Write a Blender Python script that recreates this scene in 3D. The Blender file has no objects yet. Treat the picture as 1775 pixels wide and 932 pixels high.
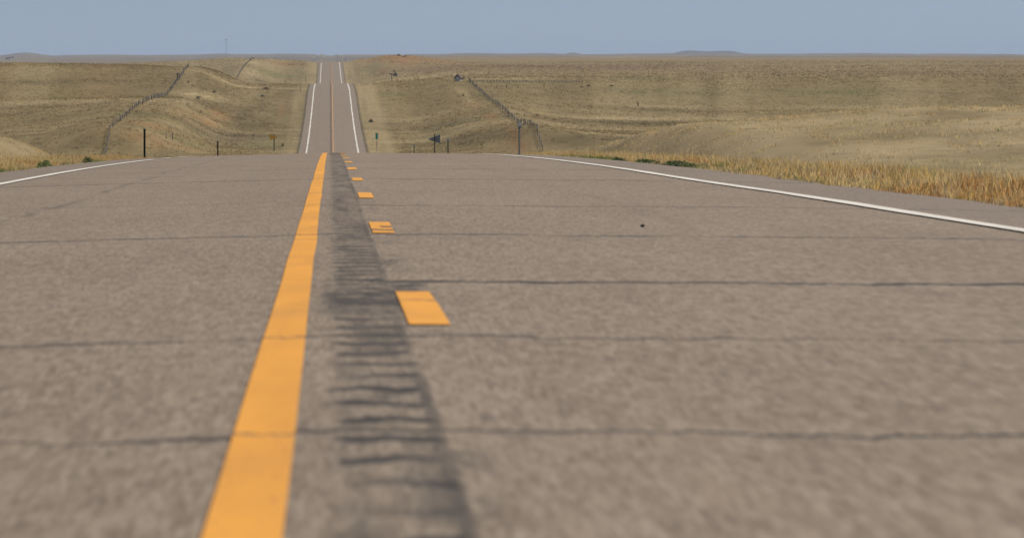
import bpy, bmesh, math, random
import numpy as np
from mathutils import Vector, Matrix

R_ = math.radians
rng = np.random.default_rng(11)
random.seed(5)

# ------------------------------------------------------------------ camera, sky, sun, exposure
S = bpy.context.scene
F = 9200.0            # focal length in photo pixels (1775 wide): a very long lens
PXV, PYH = 572.0, 100.0   # photo pixel of the road's vanishing point / the level horizon
CZ = 0.58             # the camera sits low over the road

cam_d = bpy.data.cameras.new('camera')
cam = bpy.data.objects.new('camera', cam_d)
S.collection.objects.link(cam)
S.camera = cam
cam.location = (0, 0, CZ)
cam.rotation_euler = (R_(90), 0, 0)
cam_d.sensor_width = 36
cam_d.lens = F * 36 / 1775
cam_d.shift_x = (887.5 - PXV) / 1775
cam_d.shift_y = -(466 - PYH) / 1775
cam_d.clip_start = 0.5
cam_d.clip_end = 60000
cam_d.dof.use_dof = True
cam_d.dof.focus_distance = 110
cam_d.dof.aperture_fstop = 13

SKY_LIFT = 0.17
SUN_EL, SUN_AZ = 46.0, 58.0     # azimuth measured from +Y (ahead) towards +X (right)
W = bpy.data.worlds.new('World')
S.world = W
W.use_nodes = True
wt = W.node_tree
wt.nodes.clear()
wo = wt.nodes.new('ShaderNodeOutputWorld')
bg = wt.nodes.new('ShaderNodeBackground')
sky = wt.nodes.new('ShaderNodeTexSky')
sky.sky_type = 'NISHITA'
sky.sun_disc = False
sky.sun_elevation = R_(SUN_EL)
sky.sun_rotation = R_(SUN_AZ)
sky.altitude = 900
sky.air_density = 1.0
sky.dust_density = 0.3
sky.ozone_density = 2.0
bg.inputs["Strength"].default_value = 0.07
# the clear band of sky a few degrees up stands for the dusty-blue autumn horizon
stc = wt.nodes.new('ShaderNodeTexCoord')
sva = wt.nodes.new('ShaderNodeVectorMath'); sva.operation = 'ADD'; sva.inputs[1].default_value = (0, 0, SKY_LIFT)
svn = wt.nodes.new('ShaderNodeVectorMath'); svn.operation = 'NORMALIZE'
wt.links.new(stc.outputs['Generated'], sva.inputs[0])
wt.links.new(sva.outputs[0], svn.inputs[0])
wt.links.new(svn.outputs[0], sky.inputs[0])
dust = wt.nodes.new('ShaderNodeMix'); dust.data_type = 'RGBA'; dust.blend_type = 'MULTIPLY'
dust.inputs[0].default_value = 1.0; dust.inputs[7].default_value = (1.0, .80, .67, 1)      # dusty air
wt.links.new(sky.outputs[0], dust.inputs[6])
wt.links.new(dust.outputs[2], bg.inputs[0])
wt.links.new(bg.outputs[0], wo.inputs[0])

sd = bpy.data.lights.new('sun', 'SUN')
sd.energy = 3.6
sd.angle = R_(0.53)
sd.color = (1.0, 0.95, 0.87)
sun = bpy.data.objects.new('sun', sd)
S.collection.objects.link(sun)
el, az = R_(SUN_EL), R_(SUN_AZ)
sdir = Vector((math.sin(az) * math.cos(el), math.cos(az) * math.cos(el), math.sin(el)))
sun.rotation_euler = sdir.to_track_quat('Z', 'Y').to_euler()
sun.location = (40, 40, 60)

S.view_settings.view_transform = 'Standard'
S.view_settings.look = 'None'
S.view_settings.gamma = 1
S.view_settings.use_curve_mapping = False
S.view_settings.exposure = 0.62
S.render.engine = 'CYCLES'
S.cycles.use_denoising = True
S.cycles.max_bounces = 5
S.cycles.diffuse_bounces = 2
S.cycles.transparent_max_bounces = 6
S.cycles.volume_bounces = 1

# ------------------------------------------------------------------ helpers
def pchip_slopes(x, y):
    h = np.diff(x); dl = np.diff(y, axis=0) / h.reshape((-1,) + (1,) * (y.ndim - 1))
    m = np.zeros_like(y)
    m[0] = dl[0]; m[-1] = dl[-1]
    a, b = dl[:-1], dl[1:]
    ok = (a * b) > 0
    den = np.where(ok, a + b, 1)
    m[1:-1] = np.where(ok, 2 * a * b / np.where(den == 0, 1, den), 0)
    return m

def pchip(x, y, q):
    x = np.asarray(x, float); y = np.asarray(y, float)
    m = pchip_slopes(x, y)
    q = np.clip(np.asarray(q, float), x[0], x[-1])
    i = np.clip(np.searchsorted(x, q) - 1, 0, len(x) - 2)
    h = x[i + 1] - x[i]; t = (q - x[i]) / h
    if y.ndim > 1:
        t = t[:, None]; h = h[:, None]
    return ((1 + 2 * t) * (1 - t) ** 2 * y[i] + t * (1 - t) ** 2 * h * m[i]
            + t * t * (3 - 2 * t) * y[i + 1] + t * t * (t - 1) * h * m[i + 1])

def smooth(a, b, x):
    t = np.clip((np.asarray(x, float) - a) / (b - a), 0, 1)
    return t * t * (3 - 2 * t)

_perm = np.random.default_rng(3).random((256, 256))
def vnoise(x, y):
    x = np.asarray(x, float); y = np.asarray(y, float)
    xi = np.floor(x).astype(np.int64); yi = np.floor(y).astype(np.int64)
    fx = x - xi; fy = y - yi
    fx = fx * fx * (3 - 2 * fx); fy = fy * fy * (3 - 2 * fy)
    g = lambda i, j: _perm[i & 255, j & 255]
    return ((g(xi, yi) * (1 - fx) + g(xi + 1, yi) * fx) * (1 - fy)
            + (g(xi, yi + 1) * (1 - fx) + g(xi + 1, yi + 1) * fx) * fy) * 2 - 1

def fbm(x, y, n=4):
    s = 0; a = 1; t = 0
    for k in range(n):
        s = s + a * vnoise(x * 2 ** k + 17.3 * k, y * 2 ** k + 5.7 * k); t += a; a *= .55
    return s / t

# ------------------------------------------------------------------ the lie of the land
def zy(y, d):                  # height at distance d that the camera sees at photo row y
    return CZ - (np.asarray(y, float) - PYH) * np.asarray(d, float) / F

_rd = np.array([(-200, 2.6 + .3), (-80, 1.02 + .3), (0, .0), (9, -.075), (17.5, -.187), (29.7, -.337), (41.9, -.483), (54.1, -.643), (66.3, -.79),
                (78.5, -.952), (90.7, -1.126), (102.9, -1.31), (115, -1.50), (125, -1.666), (135, -1.838), (150, -2.13), (190, -3.0),
                (240, -4.17), (338, -6.27), (450, -9.0), (550, -11.4), (640, -12.75), (700, -12.85), (744, zy(262, 744)), (830, zy(233, 830)),
                (907, zy(208, 907)), (960, zy(190, 960)), (1020, zy(171.5, 1020)), (1070, zy(157.5, 1070)), (1130, zy(149.5, 1130)),
                (1204, zy(144.7, 1204)), (1350, zy(151, 1350)), (1550, zy(159, 1550)), (1790, zy(143, 1790)), (1980, zy(123, 1980)),
                (2165, zy(108, 2165)), (2400, zy(111, 2400)), (2700, zy(118, 2700)), (3200, zy(116, 3200)), (40000, zy(104, 40000))])
_rq = np.arange(-200, 3300, 1.0)
_rz = pchip(_rd[:, 0], _rd[:, 1], _rq)
_k = np.exp(-(np.arange(-8, 9) / 4.0) ** 2); _k /= _k.sum()
_rz[8:-8] = np.convolve(_rz, _k, 'valid')
def road_z(d):
    return np.interp(d, _rq, _rz)
def road_x(d):
    return np.interp(d, [-200, 150, 450, 744, 1204, 1790, 2165, 3500], [.094, .094, .25, .33, .33, .33, .10, .0])

# rows of the photograph seen along rays (s) at distances (d); s is X at 900 m and nearer
DK = np.array([650, 708, 745, 830, 910, 960, 1015, 1070, 1130, 1204, 1300, 1500, 1790, 2000, 2165, 2400, 3000, 4500, 6500, 9000, 12000, 14000, 16500, 20000, 30000, 40000.])
FAR = [117, 110, 104, 98.4, 96.4, 100, 101, 101.5, 101.5]   # 4500 m and on
FARR = [102.5, 99.6, 101.5, 98, 96.2, 99, 100, 101, 101]
ST = {
 -130: [290, 268, 248, 205, 176, 171, 150, 130, 118, 112, 110, 113, 120, 116, 113, 118, 124] + FAR,
 -56: [290, 268, 243, 202, 176, 171, 150, 130, 117, 111.5, 109.5, 113, 120, 116, 113, 118, 124] + FAR,
 -40: [289, 268, 236, 196, 174, 170, 150, 131, 117, 112.5, 111, 114, 120, 115, 112, 118, 124] + FAR,
 -28: [288, 268, 228, 186, 171, 168, 151, 133, 117, 114.5, 115, 120, 118, 111, 108, 110, 124] + FAR,
 -15: [292, 270, 262, 236, 206, 186, 169, 156, 150, 146, 149, 150, 136, 111, 101.5, 106, 124] + FAR,
 -6: [294, 273, 263, 235, 207, 189, 172, 158, 150, 145.5, 152, 153, 141, 119, 106, 110, 124] + FAR,
 6: [294, 273, 263, 235, 208, 190, 173, 158.5, 150, 145, 149, 150, 138, 117, 104, 107, 124] + FAR,
 10: [292, 271, 263, 236, 209, 191, 174, 160, 150, 144, 143, 141, 128, 108, 96.5, 99, 124] + FAR,
 13: [291, 270, 262, 236, 209, 191, 174, 159, 149, 142.5, 141, 138, 126, 107, 97, 99, 104] + FARR,
 23: [289, 268, 245, 215, 194, 174, 159, 149.5, 142.5, 139, 136, 129, 118, 113, 110, 108, 105] + FARR,
 35: [286, 264, 236, 222, 206, 188, 170, 155, 144, 140, 135, 128, 117, 113, 110, 108, 105] + FARR,
 62: [286, 260, 242, 226, 211, 198, 186, 163, 149, 141, 134, 127, 116, 112, 109, 107, 104.5] + FARR,
 130: [286, 260, 244, 228, 213, 198, 184, 164, 150, 140, 133, 125, 115, 111, 108, 106, 104] + FARR,
 260: [284, 258, 243, 226, 210, 196, 180, 162, 150, 140, 132, 124, 114, 111, 108, 106, 104] + FARR}
_ss = np.array(sorted(ST)); _ys = np.array([ST[k] for k in sorted(ST)], float)       # s x d
_sg = np.arange(-130, 260.01, 1.0)
_t1 = pchip(_ss.astype(float), _ys, _sg)                                                # sg x d
_kg = np.exp(-(np.arange(-3, 4) / 1.6) ** 2); _kg /= _kg.sum()
_t1 = np.apply_along_axis(lambda c: np.convolve(np.pad(c, 3, 'edge'), _kg, 'valid'), 0, _t1)
_lg = np.linspace(math.log(650), math.log(40000), 900)
_t2 = pchip(DK, _t1.T.copy(), np.exp(_lg)).T                                         # sg x lg
RIDGE = [(45, 24, -3.2), (25, 18, -1.5), (10, 40, 2.8), (90, 30, 2.2), (150, 40, 1.4), (250, 60, .6), (380, 45, -1.2), (500, 40, -.7), (640, 50, 1.0), (730, 50, .2),
         (830, 45, -2.4), (995, 10, -1.0), (940, 60, -1.4), (1100, 70, -1.2), (1240, 90, -1.5), (1480, 120, -2.2), (1700, 90, -1.0)]
def natural_y(s, d):
    u = np.clip(s + 130, 0, 389.99); v = np.clip((np.log(np.maximum(d, 650)) - _lg[0]) / (_lg[1] - _lg[0]), 0, 898.99)
    i = u.astype(int); j = v.astype(int); a = u - i; b = v - j
    y = (_t2[i, j] * (1 - a) + _t2[i + 1, j] * a) * (1 - b) + (_t2[i, j + 1] * (1 - a) + _t2[i + 1, j + 1] * a) * b
    px = PXV + s * F / 900
    far = np.exp(-((np.log(np.maximum(d, 1.0)) - math.log(13500)) / .16) ** 2)
    far2 = np.exp(-((d - 17800) / 1300.) ** 2)
    r = 0
    for c, w, h in RIDGE:
        r = r + h * np.exp(-((px - c) / w) ** 2)
    butte = -8.5 * smooth(1150, 1192, px) * (1 - smooth(1262, 1310, px)) - 4.2 * np.exp(-((px - 993) / 14.) ** 2) + 1.2 * np.exp(-((px - 1225) / 16.) ** 2) - 5.5 * np.exp(-((px - 42) / 30.) ** 2)
    return y + far * r + far2 * (butte - 3)

FLD = np.array([(690, zy(272, 690)), (708, zy(267, 708)), (728, zy(222, 728)), (770, zy(206, 770)), (831, zy(183.5, 831)), (914, zy(170.5, 914)), (962, zy(168.5, 962)),
                (1015, zy(150.5, 1015)), (1070, zy(133, 1070)), (1131, zy(116, 1131)), (1204, zy(117, 1204)), (1400, zy(128, 1400)), (1600, zy(142, 1600)), (1725, zy(134.5, 1725)),
                (1800, zy(122, 1800)), (1944, zy(108.5, 1944)), (2090, zy(102, 2090)), (2200, zy(102, 2200)), (2500, zy(108, 2500))])
FRD = np.array([(690, zy(276, 690)), (725, zy(262, 725)), (747, zy(221, 747)), (775, zy(217.5, 775)), (813, zy(214.5, 813)), (852, zy(203, 852)), (910, zy(185, 910)), (960, zy(175, 960)),
                (1014, zy(162, 1014)), (1067, zy(150, 1067)), (1112, zy(142, 1112)), (1200, zy(139, 1200)), (1300, zy(135.5, 1300))])
FLX, FRX = -30.0, 29.0

def height(X, d):
    X = np.asarray(X, float); d = np.asarray(d, float)
    X, d = np.broadcast_arrays(X, d)
    cx = road_x(d); w = np.abs(X - cx); side = np.sign(X - cx)
    rz = road_z(d)
    sc = np.maximum(d, 900) / 900
    s = X / sc
    ny = natural_y(s, d)
    nfar = CZ - (ny - PYH) * d / F
    # near country this side of the valley
    dn = np.clip(d, -60, 650)
    em = 1.5 * smooth(5.2, 12, w) * (.35 + .65 * smooth(20, 110, dn))
    mound_r = 3.6 * smooth(10.5, 19, X + (dn - 250) * .012) * np.exp(-((dn - 275) / 95.) ** 2) + .8 * smooth(18, 30, X) * np.exp(-((dn - 240) / 110.) ** 2)
    mound_l = 3.25 * smooth(12.4, 20.5, -X) * np.exp(-((dn - 310) / 95.) ** 2)
    near = road_z(dn) - .06 - em + mound_r + mound_l + .16 * fbm(X / 9., dn / 11. + 40, 3) * smooth(6, 14, w) + .05 * fbm(X / 1.7, dn / 2.3, 2) * smooth(5.4, 8, w)
    t = smooth(470, 690, d)
    z = near * (1 - t) + nfar * t
    # fence lines run along small banks
    for fx, P, sg in ((FLX, FLD, 7.0), (FRX, FRD, 6.0)):
        k = np.exp(-((X - fx) / sg) ** 2) * smooth(P[0, 0], P[0, 0] + 20, d) * (1 - smooth(P[-1, 0] - 80, P[-1, 0], d))
        z = z * (1 - k) + pchip(P[:, 0], P[:, 1], d.ravel()).reshape(d.shape) * k
    # rolling hummocks
    on = smooth(700, 760, d) * smooth(8, 16, w) * (1 - .8 * np.exp(-((X - FLX) / 5) ** 2)) * (1 - .8 * np.exp(-((X - FRX) / 5) ** 2))
    amp = .17 + 1.5 * smooth(1250, 3000, d) + 6.0 * smooth(4500, 12000, d)
    wl = 1 + 1.6 * smooth(1300, 3500, d) + 9 * smooth(4500, 12000, d)
    z = z + on * amp * (fbm(X / (46 * wl), d / (30 * wl), 4) * 1.0 + .28 * fbm(X / (9 * wl), d / (8 * wl) + 9, 3))
    # road bed
    edge = rz - np.where(side < 0, .026, .006) * 4.75
    k = np.maximum(smooth(4.8, np.where(d < 600, 11.0, 10.5), w), smooth(2500, 3100, d))
    vis = edge - .05 - .03 * np.maximum(w - 4.75, 0)
    z = np.where(d < 600, np.where(w < 12, vis * (1 - k) + z * k, z), vis * (1 - k) + z * k)
    z = np.where((w < 4.6) & (d < 2700), np.minimum(z, edge - .16), z)
    return z

def at(px, py, lo=5.0, hi=30000):
    """point of the ground under a row/column of the photograph"""
    dd = np.concatenate([np.arange(lo, 3000, .5), np.arange(3000, hi, 10.)])
    dd = dd[dd >= lo]
    X = (px - PXV) / F * dd
    r = zy(py, dd)
    g = height(X, dd)
    hit = np.nonzero(g >= r)[0]
    i = hit[0] if len(hit) else len(dd) - 1
    return float(X[i]), float(dd[i]), float(g[i])

def mesh_np(name, V, faces, mat, parent=None, smooth_shade=False, cols=None):
    me = bpy.data.meshes.new(name)
    V = np.asarray(V, np.float32); faces = np.asarray(faces, np.int32)
    n, k = faces.shape
    me.vertices.add(len(V)); me.vertices.foreach_set('co', V.ravel())
    me.loops.add(n * k); me.loops.foreach_set('vertex_index', faces.ravel())
    me.polygons.add(n)
    me.polygons.foreach_set('loop_start', np.arange(0, n * k, k, dtype=np.int32))
    me.polygons.foreach_set('loop_total', np.full(n, k, np.int32))
    me.update(calc_edges=True)
    me.polygons.foreach_set('use_smooth', np.full(n, bool(smooth_shade)))
    if cols is not None:
        a = me.color_attributes.new('hue', 'FLOAT_COLOR', 'POINT')
        c = np.ones((len(V), 4), np.float32); c[:, :3] = cols
        a.data.foreach_set('color', c.ravel())
    me.validate()
    me.materials.append(mat)
    o = bpy.data.objects.new(name, me)
    S.collection.objects.link(o)
    if parent: o.parent = parent
    return o

def obj(name, bm, mat, parent=None, smooth_shade=False):
    me = bpy.data.meshes.new(name)
    bmesh.ops.recalc_face_normals(bm, faces=bm.faces)
    bm.to_mesh(me); bm.free()
    me.materials.append(mat)
    if smooth_shade:
        for p in me.polygons: p.use_smooth = True
    o = bpy.data.objects.new(name, me)
    S.collection.objects.link(o)
    if parent: o.parent = parent
    return o

def thing(name, label, cat, loc, rz=0, group=None):
    o = bpy.data.objects.new(name, None)
    S.collection.objects.link(o)
    o.empty_display_size = .3
    o.location = loc; o.rotation_euler = (0, 0, rz)
    return tag(o, label, cat, group)

def tag(o, label, cat, group=None, kind=None):
    o['label'] = label
    o['category'] = cat
    if group: o['group'] = group
    if kind: o['kind'] = kind
    return o

def struct(o, kind='structure'):
    o['kind'] = kind
    return o

def box(bm, c, size, rot=None, bev=0):
    r = bmesh.ops.create_cube(bm, size=1.0)
    M = Matrix.Translation(c) @ (rot.to_4x4() if rot else Matrix.Identity(4)) @ Matrix.Diagonal((*size, 1))
    bmesh.ops.transform(bm, matrix=M, verts=r['verts'])
    if bev:
        es = list({e for v in r['verts'] for e in v.link_edges})
        bmesh.ops.bevel(bm, geom=es, offset=bev, segments=1, affect='EDGES')

def tube(bm, p0, p1, r0, r1, n=6):
    p0, p1 = Vector(p0), Vector(p1)
    q = (p1 - p0).to_track_quat('Z', 'Y')
    a = [bm.verts.new(p0 + q @ Vector((math.cos(2 * math.pi * i / n) * r0, math.sin(2 * math.pi * i / n) * r0, 0))) for i in range(n)]
    b = [bm.verts.new(p1 + q @ Vector((math.cos(2 * math.pi * i / n) * r1, math.sin(2 * math.pi * i / n) * r1, 0))) for i in range(n)]
    for i in range(n):
        bm.faces.new((a[i], a[(i + 1) % n], b[(i + 1) % n], b[i]))
    bm.faces.new(a[::-1]); bm.faces.new(b)

def prism_y(bm, pts, y0, y1):           # outline in x,z pulled along y
    a = [bm.verts.new((x, y0, z)) for x, z in pts]
    b = [bm.verts.new((x, y1, z)) for x, z in pts]
    n = len(pts)
    bm.faces.new(a); bm.faces.new(b[::-1])
    for i in range(n):
        bm.faces.new((a[i], b[i], b[(i + 1) % n], a[(i + 1) % n]))

def prism_z(bm, pts, z0, z1):
    a = [bm.verts.new((x, y, z0)) for x, y in pts]
    b = [bm.verts.new((x, y, z1)) for x, y in pts]
    n = len(pts)
    bm.faces.new(a[::-1]); bm.faces.new(b)
    for i in range(n):
        bm.faces.new((a[i], a[(i + 1) % n], b[(i + 1) % n], b[i]))

# ------------------------------------------------------------------ materials
class NT:
    def __init__(s, name):
        s.m = bpy.data.materials.new(name); s.m.use_nodes = True
        s.t = s.m.node_tree; s.t.nodes.clear()
        s.out = s.n('ShaderNodeOutputMaterial')
    def n(s, typ, **kw):
        o = s.t.nodes.new(typ)
        for k, v in kw.items(): setattr(o, k, v)
        return o
    def set(s, sock, v):
        if isinstance(v, bpy.types.NodeSocket): s.t.links.new(v, sock)
        else: sock.default_value = v
    def math(s, op, a, b=0.0, c=0.0, clamp=False):
        o = s.n('ShaderNodeMath', operation=op, use_clamp=clamp)
        s.set(o.inputs[0], a); s.set(o.inputs[1], b); s.set(o.inputs[2], c)
        return o.outputs[0]
    def mix(s, f, a, b, mode='MIX'):
        o = s.n('ShaderNodeMix', data_type='RGBA', blend_type=mode)
        s.set(o.inputs[0], f)
        for k, v in ((6, a), (7, b)):
            s.set(o.inputs[k], (*v, 1) if isinstance(v, tuple) and len(v) == 3 else v)
        return o.outputs[2]
    def rng(s, v, a, b, c=0.0, d=1.0, smooth=True):
        o = s.n('ShaderNodeMapRange', interpolation_type='SMOOTHSTEP' if smooth else 'LINEAR')
        s.set(o.inputs[0], v)
        for i, q in enumerate((a, b, c, d)): s.set(o.inputs[1 + i], q)
        return o.outputs[0]
    def coord(s, scale=(1, 1, 1)):
        tc = s.n('ShaderNodeTexCoord'); mp = s.n('ShaderNodeMapping')
        s.t.links.new(tc.outputs['Object'], mp.inputs[0])
        mp.inputs['Scale'].default_value = scale
        return mp.outputs[0]
    def noise(s, vec, scale, detail=4, rough=.55):
        o = s.n('ShaderNodeTexNoise')
        s.set(o.inputs['Vector'], vec); o.inputs['Scale'].default_value = scale
        o.inputs['Detail'].default_value = detail; o.inputs['Roughness'].default_value = rough
        return o.outputs['Fac']
    def bsdf(s, col, rough=.8, spec=.3, metal=0.0, normal=None, **kw):
        o = s.n('ShaderNodeBsdfPrincipled')
        s.set(o.inputs['Base Color'], (*col, 1) if isinstance(col, tuple) else col)
        s.set(o.inputs['Roughness'], rough); s.set(o.inputs['Specular IOR Level'], spec); s.set(o.inputs['Metallic'], metal)
        if normal is not None: s.set(o.inputs['Normal'], normal)
        return o.outputs[0]
    def bump(s, h, strength, dist):
        o = s.n('ShaderNodeBump'); s.set(o.inputs['Height'], h)
        o.inputs['Strength'].default_value = strength; o.inputs['Distance'].default_value = dist
        return o.outputs[0]
    def done(s, sh):
        s.t.links.new(sh, s.out.inputs[0]); return s.m

def paint(name, col, rough=.6, spec=.3, metal=0.0, wear=.12, scale=9.0):
    t = NT(name)
    n = t.noise(t.coord(), scale, 5, .65)
    c = t.mix(t.rng(n, .35, .7), tuple(x * (1 - wear) for x in col), tuple(min(1, x * (1 + wear)) for x in col))
    return t.done(t.bsdf(c, rough, spec, metal))

def asphalt_nodes(t):
    """worn chip seal: colour and bump, in metres of the road"""
    o = t.coord()
    sep = t.n('ShaderNodeSeparateXYZ'); t.set(sep.inputs[0], o)
    X, Y = sep.outputs[0], sep.outputs[1]
    ch1 = t.noise(o, 70, 3, .6)
    ch2 = t.noise(t.coord((1, .12, 1)), 26, 4, .6)
    ch3 = t.noise(t.coord((1, .10, 1)), 5.5, 5, .62)
    big = t.noise(t.coord((1, .16, 1)), .9, 5, .55)
    c = t.mix(t.rng(big, .3, .7), (0.181, 0.137, 0.099), (0.215, 0.166, 0.122))
    c = t.mix(t.math('MULTIPLY', t.rng(ch2, .45, .68), .7), c, (0.268, 0.212, 0.155))
    c = t.mix(t.math('MULTIPLY', t.rng(ch2, .50, .30), .65), c, (0.131, 0.098, 0.070))
    ch4 = t.noise(t.coord((1, .045, 1)), 85, 3, .75)  # light and dark streaks: stone relief and its small shadows put into the colour
    c = t.mix(t.math('MULTIPLY', t.rng(ch4, .52, .66), .75), c, (.300, .245, .185))
    c = t.mix(t.math('MULTIPLY', t.rng(ch4, .48, .35), .75), c, (.095, .072, .053))
    c = t.mix(t.math('MULTIPLY', t.rng(ch1, .55, .3), .45), c, (0.121, 0.093, 0.068))
    c = t.mix(t.math('MULTIPLY', t.rng(ch3, .5, .70), .36), c, (0.226, 0.170, 0.115))
    c = t.mix(t.math('MULTIPLY', t.rng(ch3, .5, .30), .34), c, (0.158, 0.120, 0.090))
    return c, X, Y, ch1, ch2, o

def make_asphalt():
    t = NT('worn_asphalt')
    c, X, Y, ch1, ch2, o = asphalt_nodes(t)
    # wheel paths polished a touch paler/greyer
    # wobble shared by every crack
    wob = t.math('MULTIPLY', t.math('SUBTRACT', t.noise(t.coord((1, .02, 1)), 1.6, 8, .74), .5), 1.1)
    brk = t.noise(t.coord((1, .3, 1)), 2.4, 4, .6)
    dark = None
    def add(m):
        nonlocal dark
        dark = m if dark is None else t.math('MAXIMUM', dark, m)
    #      distance, half width, strength, skew, x from, x to
    CR = [(9.4, .030, .75, .02, -6, 6), (13.6, .035, .75, -.03, -6, 6), (18.45, .085, 1.0, .06, -.08, 6), (26.4, .055, .85, -.05, -6, 6), (35.5, .06, .8, .03, -.35, 6),
          (37.5, .05, .35, .0, -6, -.3), (53.2, .10, .8, -.06, -6, 6), (65, .11, .6, .03, -1.2, 6), (60, .09, .5, .04, -6, -1.4), (79, .14, .55, .05, -.6, 6), (74, .12, .45, .0, -6, -1), (92, .2, .45, 0, -6, 6), (110, .25, .4, 0, -6, 6)]
    for d, hw, st, sk, x0, x1 in CR:
        q = t.math('SUBTRACT', Y, d)
        q = t.math('ADD', q, t.math('MULTIPLY', X, -sk))
        q = t.math('ADD', q, t.math('MULTIPLY', wob, .9 + d * .012))
        q = t.math('ABSOLUTE', q)
        wv = t.rng(brk, .30, .72, .45, 1.5)
        m = t.rng(q, t.math('MULTIPLY', wv, hw * 2.0), t.math('MULTIPLY', wv, hw * .8), 0, min(1.0, st * 1.15))
        m = t.math('MULTIPLY', m, t.rng(brk, .25, .45, .6, 1))
        if x0 > -5: m = t.math('MULTIPLY', m, t.rng(X, x0, x0 + .25))
        if x1 < 5: m = t.math('MULTIPLY', m, t.rng(X, x1, x1 - .25))
        add(m)
    # transverse cracks further on, evenly spread along the far hill
    far = t.math('ABSOLUTE', t.math('SUBTRACT', t.math('FRACT', t.math('DIVIDE', t.math('ADD', Y, t.math('MULTIPLY', wob, 3.0)), 13.7)), .5))
    add(t.math('MULTIPLY', t.rng(far, .026, .012), t.rng(Y, 600, 640, 0, .30)))
    # long crack in the outer wheel path of each lane
    lw = t.math('MULTIPLY', t.math('SUBTRACT', t.noise(t.coord((.001, .08, 1)), 1.6, 6, .7), .5), .55)
    for x, hw, st in ((-2.0, .035, .42), (1.95, .05, .12)):
        q = t.math('ABSOLUTE', t.math('ADD', t.math('SUBTRACT', X, x), lw))
        add(t.math('MULTIPLY', t.rng(q, hw * 1.5, hw * .4, 0, st), t.rng(brk, .38, .62)))
    # milled centre-line rumble strip: dark pockets between the yellow lines
    Xn = t.math('ADD', X, t.math('MULTIPLY', t.math('SUBTRACT', t.noise(t.coord((4, .8, 1)), 4.0, 5, .7), .5), .13))
    band = t.math('MULTIPLY', t.rng(Xn, -.01, .03), t.rng(Xn, .205, .18))
    jit = t.math('MULTIPLY', t.math('SUBTRACT', t.noise(t.coord((6, 1, 1)), 1.1, 4, .6), .5), .6)
    per = t.math('ABSOLUTE', t.math('SUBTRACT', t.math('FRACT', t.math('DIVIDE', t.math('ADD', Y, jit), .56)), .5))
    pock = t.math('MULTIPLY', t.rng(per, .22, .10), t.rng(brk, .30, .55, .25, 1))
    stain = t.noise(t.coord((5, .25, 1)), 1.6, 5, .65)
    add(t.math('MULTIPLY', band, t.math('MULTIPLY', pock, .95)))
    add(t.math('MULTIPLY', band, t.rng(stain, .42, .66, .04, .60)))
    smud = t.noise(t.coord((2.6, .6, 1)), 2.2, 6, .7)
    wet = t.math('MAXIMUM', t.math('MULTIPLY', t.rng(Y, 18.6, 18.1), t.rng(Y, 14.5, 16.2)), t.rng(Y, 96, 112))
    add(t.math('MULTIPLY', t.math('MULTIPLY', t.math('MULTIPLY', t.rng(Xn, -.06, .02), t.rng(Xn, .34, .28)), wet), t.rng(smud, .40, .60, .15, .88)))
    add(t.math('MULTIPLY', t.math('MULTIPLY', t.rng(X, -.06, .08), t.rng(X, .40, .22)), t.math('MULTIPLY', t.rng(smud, .50, .68, 0, .6), t.rng(Y, 46, 20, .3, 1))))
    joint = t.math('ABSOLUTE', t.math('ADD', t.math('SUBTRACT', X, .188), t.math('MULTIPLY', lw, .06)))
    add(t.math('MULTIPLY', t.rng(joint, .022, .006, 0, .72), t.rng(stain, .32, .62, .15, 1)))
    # black smear at the head of each dash
    c = t.mix(dark, c, (.030, .027, .026))
    # small oil spots
    v = t.n('ShaderNodeTexVoronoi'); t.set(v.inputs['Vector'], t.coord((1, .55, 1))); v.inputs['Scale'].default_value = .55
    c = t.mix(t.rng(v.outputs['Distance'], .035, .015, 0, .65), c, (.05, .043, .04))
    # shoulder outside the white line is a shade greyer
    sh = t.math('MAXIMUM', t.rng(X, -3.62, -3.78), t.rng(X, 3.80, 3.95))
    c = t.mix(t.math('MULTIPLY', sh, t.rng(Y, 500, 640, .35, .1)), c, (.150, .122, .104))
    h = t.math('ADD', t.math('MULTIPLY', ch1, .6), t.math('SUBTRACT', t.math('MULTIPLY', ch2, .4), t.math('ADD', t.math('MULTIPLY', dark, .5), t.math('MULTIPLY', t.math('MULTIPLY', band, pock), 1.4))))
    nb = t.bump(h, .35, .006)
    return t.done(t.bsdf(c, .92, .18, 0, nb))

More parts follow.
